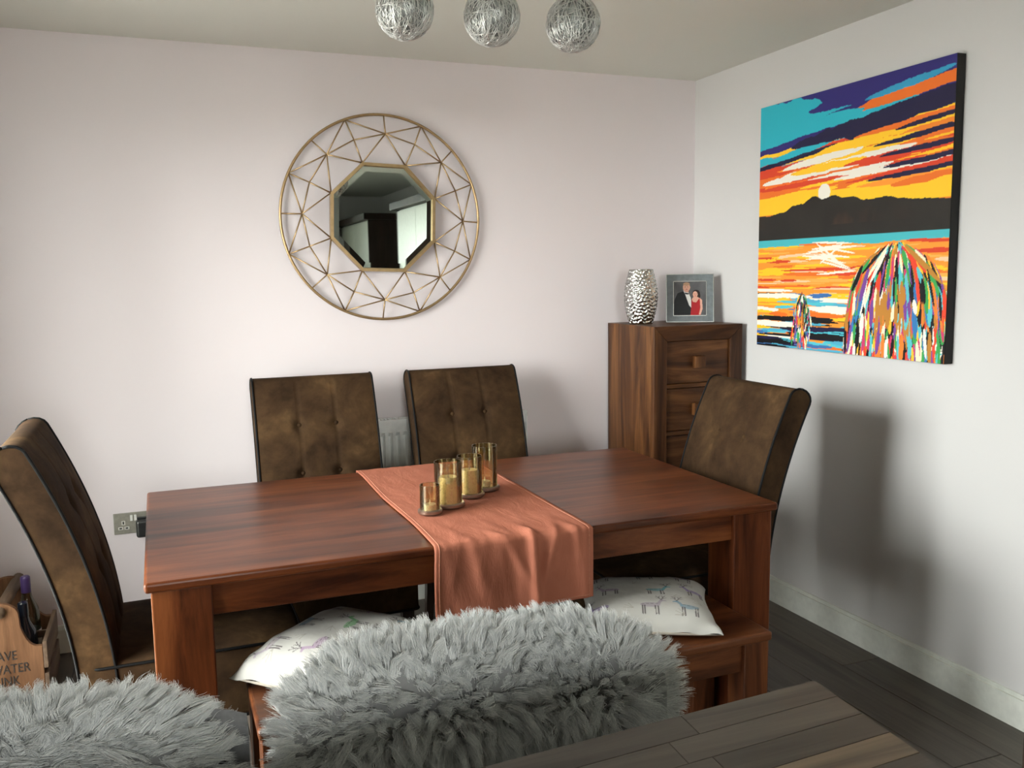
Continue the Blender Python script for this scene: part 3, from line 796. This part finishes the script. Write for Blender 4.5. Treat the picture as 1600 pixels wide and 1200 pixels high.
def vase():
    n, k = 132, 96; V = []; F = []
    def rad(t): return .047 + .027 * math.sin(PI * min(1, max(0, (t * .92 + .04)))) ** 1.0
    hgt = .252
    for j in range(k + 1):
        t = j / k; z = hgt * t
        for i in range(n):
            tq = max(0, t * 15 + .28 * math.sin(2 * PI * 7 * i / n + j * .11) + .18 * math.sin(2 * PI * 13 * i / n)); row = math.floor(tq); ft = tq - row
            a = 2 * PI * i / n; ph = (i / n * 26 + .5 * (row % 2)) % 1
            bump = .0062 * (math.sin(PI * ft) ** .7) * (abs(math.sin(PI * ph)) ** .6) - .002
            r = rad(t) + bump + .0012 * math.sin(i * 2.3 + j * 1.7)
            V.append((r * math.cos(a), r * math.sin(a), z))
    for j in range(k):
        for i in range(n):
            a = j * n + i; b = j * n + (i + 1) % n; F.append((a, b, b + n, a + n))
    F.append(tuple(range(n))[::-1])
    base = len(V)
    for zz, rr in ((hgt, .042), (hgt - .05, .042), (hgt - .05, .0)):
        for i in range(n):
            a = 2 * PI * i / n; V.append((rr * math.cos(a), rr * math.sin(a), zz))
    top = k * n
    for i in range(n):
        j = (i + 1) % n
        F.append((top + i, top + j, base + j, base + i)); F.append((base + i, base + j, base + n + j, base + n + i)); F.append((base + n + i, base + n + j, base + 2 * n + j, base + 2 * n + i))
    o = pyd('silver_vase', V, F, 'silver_crinkle', None, True); o.location = (-.418, -.205, CZ + .0005)
    tag(o, 'barrel-shaped crinkled silver vase on the chest of drawers', 'vase')
vase()

# ------------------------------------------------------------------ ceiling light with three silver wire globes
BYL = -1.52
cl = thing('ceiling_light', 'ceiling light with three silver wire-wrapped globes', 'ceiling light', (-1.630, BYL, 0))
lathe('ceiling_plate', [(0, 2.4), (.075, 2.4), (.075, 2.388), (.06, 2.376), (0, 2.374)], 'chrome', cl, 36)
tube('stem', [(0, 0, 2.378), (0, 0, 2.298)], .009, 'chrome', cl, 12)
tube('cross_bar', [(-.262, 0, 2.295), (.262, 0, 2.295)], .009, 'chrome', cl, 12)
BR = .0735
def wire_mesh():
    V, F = [], []; r = np.random.default_rng(5)
    for k in range(330):
        ax = Vector(r.normal(size=3)); ax.z *= .35; ax.normalize(); u = ax.orthogonal().normalized(); w = ax.cross(u)
        off = r.uniform(-.25, .25); a0 = r.uniform(0, 2 * PI); sp = r.uniform(.8, 2.6); pts = []
        for i in range(13):
            a = a0 + sp * i / 12; h = off + .05 * math.sin(a * 3 + k)
            q = (u * math.cos(a) + w * math.sin(a)) * math.sqrt(max(0, 1 - h * h)) + ax * h
            pts.append(q * BR * (1.0 + .03 * r.random()))
        tube_geo(pts, .0012, 3, False, V, F)
    return V, F
WV, WF = wire_mesh()
gm = wm = None
for gx in (-.240, 0.0, .240):
    if gm is None:
        g = lathe('globe', [(BR * .985 * math.sin(PI * i / 28), -BR * .985 * math.cos(PI * i / 28)) for i in range(29)], 'silver_ball_core', cl, 40)
        w = pyd('wire_wrap', WV, WF, 'silver_wire', g, True); gm, wm = g.data, w.data
    else:
        g = bpy.data.objects.new('globe', gm); COL.objects.link(g); g.parent = cl
        w = bpy.data.objects.new('wire_wrap', wm); COL.objects.link(w); w.parent = g
        g.rotation_euler = (0, 0, gx * 5)
    w['kind'] = 'stuff'
    g.location = (gx, 0, 2.157 + gx * .012)
    lathe('lamp_holder', [(0, 2.30), (.016, 2.30), (.016, 2.25), (.024, 2.235), (.024, 2.222), (0, 2.222)], 'chrome', cl, 20, (gx, 0, 0))

# ------------------------------------------------------------------ radiator
rd = thing('radiator', 'white ribbed panel radiator on the wall behind the chairs', 'radiator', (-1.45, 0, 0))
def rad_panel():
    V = []; F = []; x0, x1 = -.50, .492; z0, z1 = .30, .845
    nr = 30; xs = []
    for i in range(nr):
        a = x0 + (x1 - x0) * i / nr; p = (x1 - x0) / nr
        xs += [(a, 0), (a + p * .34, 0), (a + p * .50, .009), (a + p * .84, .009)]
    xs.append((x1, 0))
    rows = [(z0, 0), (z0 + .045, 0), (z0 + .065, 1), (z1 - .065, 1), (z1 - .045, 0), (z1, 0)]
    for z, k in rows:
        for x, d in xs: V.append((x, -.094 + d * k * 2.6, z))
    n_ = len(xs)
    for j in range(len(rows) - 1):
        for i in range(n_ - 1): F.append((j * n_ + i, j * n_ + i + 1, (j + 1) * n_ + i + 1, (j + 1) * n_ + i))
    o = pyd('front_panel', V, F, 'radiator_white', rd)
    sd = o.modifiers.new('thickness', 'SOLIDIFY'); sd.thickness = .004; sd.offset = -1
rad_panel()
boxes('side_cover', [(.492, .497, -.10, -.035, .31, .852), (-.505, -.50, -.10, -.035, .31, .852)], 'radiator_white', rd)
grl = [(-.50, .492, -.098, -.092, .838, .856), (-.50, .492, -.045, -.039, .838, .856)]
for i in range(62): x = -.498 + i * .016; grl.append((x, x + .008, -.092, -.045, .848, .855))
boxes('top_grille', grl, 'radiator_white', rd)
boxes('back_panel', [(-.495, .49, -.046, -.040, .30, .84)], 'radiator_white', rd)
boxes('wall_bracket', [(-.35, -.32, -.04, -.0005, .35, .78), (.31, .34, -.04, -.0005, .35, .78)], 'radiator_white', rd)
tube('pipe', [(.47, -.06, .30), (.47, -.06, .0)], .0075, 'chrome', rd, 10)
tube('pipe', [(-.47, -.06, .30), (-.47, -.06, .0)], .0075, 'chrome', rd, 10)
lathe('bleed_valve', [(0, .0), (.010, 0), (.010, .016), (0, .018)], 'chrome', rd, 12, (.500, -.07, .825))

# ------------------------------------------------------------------ wall socket and plug
sk = thing('wall_socket', 'brushed steel double socket on the wall left of the table', 'socket', (-2.720, 0, .456))
box('face_plate', (0, .147, -.006, -.0004, 0, .086), 'brushed_steel', sk, bev=.002)
def socket_holes(x):
    for dx, dz, w, h in ((0, .046, .0055, .011), (-.011, .024, .010, .0055), (.012, .024, .010, .0055)):
        s_ = box('socket_surround', (x + dx - w / 2 - .004, x + dx + w / 2 + .004, -.0072, -.005, dz - h / 2 - .003, dz + h / 2 + .003), 'white_plastic', sk, bev=.001)
        box('socket_hole', (x + dx - w / 2, x + dx + w / 2, -.0078, -.006, dz - h / 2, dz + h / 2), 'black_plastic', s_, bev=0)
socket_holes(.036)
box('rocker_switch', (.062, .072, -.010, -.005, .052, .076), 'white_plastic', sk, bev=.001)
box('rocker_switch', (.077, .087, -.010, -.005, .052, .076), 'white_plastic', sk, bev=.001)
pg = thing('plug_adapter', 'black plug adapter pushed into the wall socket', 'plug', (-2.637, -.0085, .444))
box('plug_body', (0, .068, -.045, 0, .0, .072), 'black_plastic', pg, bev=.010, seg=3)
box('plug_top', (.004, .060, -.020, 0, .073, .078), 'black_plastic', pg, bev=.002)

# ------------------------------------------------------------------ cushions with deer sketches
def paint_cushion(nu, nv, seed, teal):
    U, Vv = np.meshgrid(np.linspace(0, 1, nu), np.linspace(0, 1, nv), indexing='ij')
    img = L((176, 174, 169))[None, None] * (.88 + .24 * fbm(U * 5, Vv * 5, seed)[..., None])
    r = np.random.default_rng(seed)
    def seg(p, q, w, col):
        du, dv = q[0] - p[0], q[1] - p[1]; l2 = du * du + dv * dv + 1e-9
        t = np.clip(((U - p[0]) * du + (Vv - p[1]) * dv) / l2, 0, 1)
        mk = (U - p[0] - t * du) ** 2 + (Vv - p[1] - t * dv) ** 2 < w * w
        img[mk] = img[mk] * .15 + L(col) * .85
    def deer(u, v, s, fl, body, line):
        q = lambda a, b: (u + fl * a * s, v + b * s)
        du, dv = (U - u) / s, (Vv - v) / s
        mk = ((du) / .52) ** 2 + ((dv) / .22) ** 2 < 1; img[mk] = img[mk] * .3 + L(body) * .7
        for a in (-.42, -.30, .26, .40): seg(q(a, -.1), q(a + .02, -.72), .022 * s * 1.6, line)
        seg(q(.42, .08), q(.62, .52), .055 * s * 1.6, body); seg(q(.60, .50), q(.80, .46), .05 * s * 1.4, body)
        for k, (a, b) in enumerate(((.50, .85), (.72, .90))):
            sg = -1 if k == 0 else 1
            seg(q(.62, .56), q(a, b), .014 * s * 1.6, line); seg(q(a, b), q(a + .16 * sg, b + .22), .014 * s * 1.6, line)
            seg(q(a, b), q(a - .05 * sg, b + .20), .012 * s * 1.6, line); seg(q(.62 + .5 * (a - .62), .72), q(a + .20 * sg, .86), .012 * s * 1.6, line)
        seg(q(-.5, .02), q(.4, .16), .012 * s, line)
    for k in range(9):
        u, v = (.17 + .32 * (k % 3) + .06 * (k // 3 % 2) + r.uniform(-.03, .03), .17 + .31 * (k // 3) + r.uniform(-.03, .03))
        deer(u, v, .135, 1 if (k + k // 3) % 2 else -1, [(130, 112, 156), (150, 140, 150), (112, 140, 156), (150, 128, 150), teal][k % 5], (74, 66, 70))
    for k in range(16):                                   # faint branch sketches
        u, v = r.uniform(.05, .95, 2); a = r.uniform(0, PI)
        for j in range(3): seg((u, v), (u + .07 * math.cos(a + .5 * j), v + .07 * math.sin(a + .5 * j)), .0025, (150, 146, 136))
    return np.clip(img, 0, 1)
def cushion(label, loc, rot, sx, sy, thick, seed, teal):
    c = thing('cushion', label, 'cushion', loc, group='deer print cushions on the bench'); c.rotation_euler = rot
    nu = 190
    def surf(sign):
        def f(u, v):
            a, b = 2 * u - 1, 2 * v - 1
            pin = 1 - .10 * (1 - b * b) * np.abs(a) ** 4; pin2 = 1 - .10 * (1 - a * a) * np.abs(b) ** 4
            x = a * sx * pin; y = b * sy * pin2
            hh = thick * ((1 - a ** 4) * (1 - b ** 4)) ** .55
            wr = .006 * (fbm(u * 7, v * 7, seed + 40) - .5) * np.clip(hh / thick, 0, 1) + .004 * np.sin(14 * (a - b)) * np.clip(np.abs(a) * np.abs(b) * 1.6 - .3, 0, 1)
            return np.stack([x, y, .42 * thick + (hh * 1.25 + wr if sign > 0 else -hh * .42)], -1)
        return f
    print_grid('cover_front', nu, nu, surf(1), paint_cushion(nu, nu, seed, teal), 'cushion_print', c)
    print_grid('cover_back', 60, 60, surf(-1), np.ones((60, 60, 3)) * L((206, 200, 186)), 'cushion_print', c)
cushion('pale deer-print cushion on the right end of the bench', (-1.205, -1.612, BZ + .002), (0, 0, math.radians(-26)), .200, .182, .055, 3, (90, 150, 160))
cushion('plump pale deer-print cushion on the left end of the bench', (-2.105, -1.625, BZ + .002), (0, 0, math.radians(42)), .205, .205, .076, 14, (96, 150, 100))

# ------------------------------------------------------------------ wine caddy with bottles (left edge)
cr = thing('wine_caddy', 'rustic wooden bottle caddy with black lettering on the floor at far left', 'caddy', (-3.078, -.50, 0))
def caddy_panel(name, y0):
    half = [(.135, 0), (.135, .225)]
    half += [(.135 - .062 * (k / 8) ** .55, .225 + .075 * (k / 8) ** 1.7) for k in range(1, 9)]
    half += [(.070, .345)] + [(.070 * math.cos(PI * k / 16), .345 + .048 * math.sin(PI * k / 16)) for k in range(1, 9)]
    pts = half + [(-x, z) for x, z in half[::-1][1:]]
    return prism(name, pts, y0, y0 + .018, 'crate_wood', cr)
e1 = caddy_panel('end_panel', 0); caddy_panel('end_panel', .30)
tube('handle', [(.012, -.012, .362), (.03, .345, .372)], .020, 'slat_wood', cr, 14)
for s in (-1, 1):
    for z0 in (.03, .145):
        xa, xb = sorted((s * .136, s * .150)); box('side_slat', (xa, xb, -.004, .322, z0, z0 + .095), 'slat_wood', cr, bev=.002)
box('bottom_board', (-.134, .134, .018, .30, .01, .025), 'slat_wood', cr, bev=.001)
box('divider_bar', (-.134, .134, .150, .162, .20, .225), 'slat_wood', cr, bev=.002)
for txt, tx, z in (('SAVE', .017, .190), ('WATER', .033, .143), ('DRINK', .006, .100)):
    cu = bpy.data.curves.new('lettering', 'FONT'); cu.body = txt; cu.size = .046; cu.align_x = 'CENTER'; cu.extrude = .0006
    tmp = bpy.data.objects.new('tmp_text', cu); COL.objects.link(tmp)
    dg = bpy.context.evaluated_depsgraph_get(); me = bpy.data.meshes.new_from_object(tmp.evaluated_get(dg)); bpy.data.objects.remove(tmp)
    me.materials.clear()
    o = link('lettering', me, 'lettering_black', e1); o.location = (tx, -.001, z); o.rotation_euler = (PI / 2, 0, 0); o.scale = (.76, 1, 1)
def bottle(loc, body_mat, cap_mat, label, tilt=1.0):
    b = thing('wine_bottle', label, 'bottle', loc, group='bottles in the wooden caddy'); b.rotation_euler = (0, 0, 0); b.scale = (1.05, 1.05, tilt)
    lathe('bottle_glass', [(0, 0), (.034, 0), (.037, .004), (.037, .19), (.033, .215), (.018, .245), (.0145, .262), (.0145, .300), (0, .302)], body_mat, b, 28)
    lathe('foil_cap', [(.0149, .262), (.0158, .263), (.0158, .306), (.012, .310), (0, .310)], cap_mat, b, 24)
    lathe('bottle_label', [(.0375, .06), (.0379, .061), (.0379, .15), (.0375, .151)], 'wax_white' if body_mat != 'bottle_navy' else 'bottle_navy', b, 28)
bottle((-3.005, -.415, .0265), 'bottle_navy', 'bottle_navy', 'dark navy wine bottle at the front of the wooden caddy', 1.08)
bottle((-3.008, -.292, .0265), 'clear_bottle_glass', 'purple_foil', 'clear wine bottle with a purple cap at the back of the caddy', 1.26)

# ------------------------------------------------------------------ breakfast bar worktop (foreground) on its base
WZ = .90
P0 = Vector((-1.680, -2.891)); dx_ = Vector((-.508, -.027)).normalized(); dy_ = Vector((-.015, -.214)).normalized()
bar = thing('breakfast_bar', 'dark grey-brown wood-strip breakfast bar worktop in the right foreground', 'worktop', (P0.x, P0.y, 0))
WL, WD, TH = 1.45, .80, .038
def wpt(a, b): return dx_ * a + dy_ * b
def quad_slab(name, a0, a1, b0, b1, z0, z1, mat, parent, bev=.0):
    c = [wpt(a0, b0), wpt(a1, b0), wpt(a1, b1), wpt(a0, b1)]
    V = [(p.x, p.y, z0) for p in c] + [(p.x, p.y, z1) for p in c]
    bm = bmesh.new(); vs = [bm.verts.new(v) for v in V]
    for f_ in ((0, 1, 2, 3), (7, 6, 5, 4), (0, 4, 5, 1), (1, 5, 6, 2), (2, 6, 7, 3), (3, 7, 4, 0)): bm.faces.new([vs[i] for i in f_])
    bmesh.ops.recalc_face_normals(bm, faces=bm.faces)
    if bev: bmesh.ops.bevel(bm, geom=list(bm.edges), offset=bev, segments=2, affect='EDGES')
    return from_bm(name, bm, mat, parent)
quad_slab('worktop_core', 0.0012, WL, 0.0012, WD, WZ - TH, WZ - .0025, 'worktop_stave', bar)
sw = .0505; rr = random.Random(4)
for row in range(15):
    b0 = row * sw; a = -rr.uniform(0, .3)
    while a < WL:
        ln = rr.uniform(.26, .62); a1 = min(a + ln, WL)
        if a1 > 0.02:
            quad_slab('stave', max(a, 0) + (.0003 if a > 0 else 0), a1 - .0003, b0 + .0003, b0 + sw - .0003, WZ - .003, WZ, 'worktop_stave', bar, .0004)
        a += ln
quad_slab('edge_strip', -.001, 0.001, 0, WD, WZ - TH, WZ - .003, 'worktop_stave', bar)
box('support_panel', (-1.42, -.20, -.78, -.62, 0, WZ - TH), 'door_white', bar, bev=.002)

# ------------------------------------------------------------------ bar stools and sheepskins
def make_stool(label, loc):
    s = thing('bar_stool', label, 'stool', loc, group='grey bar stools tucked under the breakfast bar')
    # curved backrest slab
    V = []; F = []; n = 24
    for i in range(n + 1):
        u = 2 * i / n - 1; x = .232 * u; yb = -.030 * u * u
        zt = .880 - .02 * abs(u) ** 4
        for (yy, zz) in ((yb - .018, .655), (yb - .018, zt - .012), (yb, zt), (yb + .018, zt - .012), (yb + .018, .655)): V.append((x, yy, zz))
    for i in range(n):
        for k in range(5): F.append((i * 5 + k, i * 5 + (k + 1) % 5, (i + 1) * 5 + (k + 1) % 5, (i + 1) * 5 + k))
    F.append((0, 1, 2, 3, 4)); F.append((n * 5 + 4, n * 5 + 3, n * 5 + 2, n * 5 + 1, n * 5))
    o = pyd('backrest', V, F, 'stool_grey', s, True); o.data.set_sharp_from_angle(angle=.8)
    box('seat', (-.215, .215, -.40, -.005, .585, .645), 'stool_grey', s, bev=.02, seg=4)
    for sx in (-1, 1):
        tube('back_post', [(sx * .17, -.015, .60), (sx * .17, .002, .70)], .011, 'stool_metal', s, 10)
        for fy, fo in ((-.36, -.04), (-.04, .03)):
            tube('leg', [(sx * .18, fy, .59), (sx * .215, fy + fo, 0)], .012, 'stool_metal', s, 10)
    tube('foot_rail', [(-.197, -.385, .25), (.197, -.385, .25)], .009, 'stool_metal', s, 8)
    return s
make_stool('grey bar stool under the large sheepskin, by the breakfast bar', (-2.065, -2.555, 0))
make_stool('grey bar stool under the sheepskin at the bottom left corner', (-2.655, -2.560, 0))

def sheepskin(label, loc, hw, front, seed, nstr, ripple=0.0):
    t = thing('sheepskin', label, 'sheepskin', loc, group='grey sheepskins draped over the bar stools')
    r = np.random.default_rng(seed)
    rt = .034; zt0 = .893; rear = .20
    Larc = front + PI * rt + rear
    def surf(u, s):
        """u in [-1,1], s arc from front hem (0) to rear hem; returns pos, normal"""
        u = np.asarray(u, float); s = np.asarray(s, float)
        edge = 1 - .10 * np.abs(2 * s / Larc - 1) ** 3
        x = hw * u * edge
        yb = -.030 * (x / .232) ** 2
        zt = zt0 - .055 * np.clip((np.abs(u) - .55) / .45, 0, 1) ** 2 - .012 * u
        cz = zt - rt
        a = np.clip((s - front) / rt, 0, PI)
        y = yb - rt * np.cos(a); z = cz + rt * np.sin(a)
        z = np.where(s < front, cz - (front - s), z); z = np.where(s > front + PI * rt, cz - (s - front - PI * rt), z)
        y = y - np.where(s < front, .10 * (front - s) ** 1.3, 0)
        ny = -np.cos(a); nz = np.sin(a)
        nx = .9 * np.sign(u) * np.clip((np.abs(u) - .6) / .4, 0, 1) ** 1.5
        N = np.stack([nx, ny, nz], -1); N /= np.linalg.norm(N, axis=-1, keepdims=True)
        return np.stack([x, y, z], -1), N
    nu, ns = 40, 60
    uu, ss = np.meshgrid(np.linspace(-1, 1, nu), np.linspace(0, Larc, ns), indexing='ij')
    P, Nn = surf(uu, ss)
    idx = np.arange(nu * ns).reshape(nu, ns)
    F = np.stack([idx[:-1, :-1], idx[1:, :-1], idx[1:, 1:], idx[:-1, 1:]], -1).reshape(-1, 4).tolist()
    pe = pyd('hide', P.reshape(-1, 3).tolist(), F, 'pelt', t, True)
    sd = pe.modifiers.new('thickness', 'SOLIDIFY'); sd.thickness = .006; sd.offset = 0
    # ---- clumped wool strands
    ncl = 3600
    cu = r.uniform(-1, 1, ncl); cs = r.uniform(0, Larc, ncl)
    cp, cn = surf(cu, cs)
    # flow: outward, then gravity; around the top ridge combed up/back
    f1 = fbm(cp[:, 0] * 6 + 20, cp[:, 2] * 6 + 20, seed) - .47; f2 = fbm(cp[:, 0] * 6 + 50, cp[:, 2] * 6 + 9, seed + 7) - .47
    up = np.clip((cs - (front - .10)) / .08, 0, 1)
    cdir = cn * .66
    cdir[:, 0] += 2.2 * f1 + .35 * cu + r.normal(0, .22, ncl)
    cdir[:, 1] += r.normal(0, .15, ncl) + .5 * up * (cs < front + PI * rt)
    cdir[:, 2] += np.where(up > 0, .55 * up, -.55) + .8 * f2 + r.normal(0, .25, ncl)
    cdir /= np.linalg.norm(cdir, axis=1, keepdims=True)
    clen = r.uniform(.040, .066, ncl)
    # strands
    u = r.uniform(-1, 1, nstr); s = r.uniform(0, Larc, nstr)
    p, nrm = surf(u, s)
    # nearest clump (in blocks)
    ci = np.empty(nstr, int)
    kd = KDTree(ncl)
    for a in range(ncl): kd.insert(cp[a], a)
    kd.balance()
    for a in range(nstr): ci[a] = kd.find(p[a])[1]
    K = 9; tt = np.linspace(0, 1, K)
    ln = clen[ci] * np.where(r.random(nstr) < .35, r.uniform(.45, .8, nstr), r.uniform(.8, 1.18, nstr))
    D = cdir[ci] + r.normal(0, .10, (nstr, 3)); D /= np.linalg.norm(D, axis=1, keepdims=True)
    Dc = cdir[ci]
    pts = np.empty((nstr, K, 3))
    grav = np.array([0, 0, -1.0])
    sag = r.uniform(.35, .65, nstr) * (1 - .55 * up[ci])
    wax = np.cross(Dc, np.array([.3, .2, .9])); wax /= np.linalg.norm(wax, axis=1, keepdims=True) + 1e-9
    wph = r.uniform(0, 6.28, ncl)[ci] + r.normal(0, .35, nstr); wam = r.uniform(.003, .009, ncl)[ci]
    for k, t_ in enumerate(tt):
        own = p + D * (ln * t_)[:, None] + grav * (sag * ln * t_ ** 2)[:, None]
        cc = cp[ci] + Dc * (clen[ci] * t_)[:, None] + grav * (sag * ln * t_ ** 2)[:, None]
        w = .78 * t_ ** 1.5
        pts[:, k] = own * (1 - w) + (cc + (own - cc) * .18) * w
        pts[:, k] += wax * (wam * math.sin(1) * np.sin(wph + 7.5 * t_) * t_)[:, None]
    hc = bpy.data.hair_curves.new('fleece'); hc.add_curves([K] * nstr)
    hc.attributes['position'].data.foreach_set('vector', pts.astype(np.float32).ravel())
    rad = np.tile((.00056 * (1 - .80 * tt ** 1.5)), nstr).astype(np.float32)
    at = hc.attributes.get('radius') or hc.attributes.new('radius', 'FLOAT', 'POINT'); at.data.foreach_set('value', rad)
    hc.materials.append(MAT['fleece'])
    ho = bpy.data.objects.new('fleece', hc); COL.objects.link(ho); ho.parent = t; ho['kind'] = 'stuff'
    return t
sheepskin('large pale grey sheepskin draped over the stool in front of the bench', (-2.065, -2.555, 0), .300, .34, 5, 130000)
sheepskin('pale grey sheepskin in the bottom left corner in front of the chair', (-2.728, -2.560, 0), .258, .30, 17, 110000)

# ------------------------------------------------------------------ kitchen units behind the camera (seen in the mirror, and one edge at far right)
def tall_unit(label, x0, x1, y0, y1, h, doors):
    k = thing('kitchen_tall_unit', label, 'kitchen unit', (x0, y0, 0))
    w, d = x1 - x0, y1 - y0
    box('end_panel', (0, w, d - .02, d, 0, h), 'kitchen_dark', k, bev=.001)
    box('end_panel', (0, w, 0, .02, 0, h), 'kitchen_dark', k, bev=.001)
    box('carcass', (.022, w, .021, d - .021, .10, h), 'door_white', k, bev=0)
    for i in range(doors):
        ya = .024 + (d - .048) * i / doors + .002; yb = .024 + (d - .048) * (i + 1) / doors - .002
        dr = box('door', (0, .02, ya, yb, .12, h - .01), 'door_white', k, bev=.002)
        tube('handle', [(-.02, yb - .05, 1.0), (-.02, yb - .05, 1.25)], .006, 'chrome', dr, 8)
    box('cornice', (-.05, w, -.05, d + .05, h, h + .06), 'kitchen_dark', k, bev=.004)
    return k
tall_unit('dark brown panelled tall kitchen unit at the far right edge of the picture', -.612, -.002, -3.55, -2.398, 2.02, 2)
tall_unit('white-doored tall kitchen unit with a dark end panel reflected in the mirror', -.585, -.002, -6.1, -4.75, 2.02, 2)
dp = thing('kitchen_larder', 'narrow dark brown larder cupboard reflected in the wall mirror', 'kitchen unit', (-1.10, -6.58, 0))
box('side_panel', (0, .42, 0, .60, 0, 2.05), 'kitchen_dark', dp, bev=.002)
box('cornice', (-.04, .46, 0, .64, 2.05, 2.11), 'kitchen_dark', dp, bev=.003)
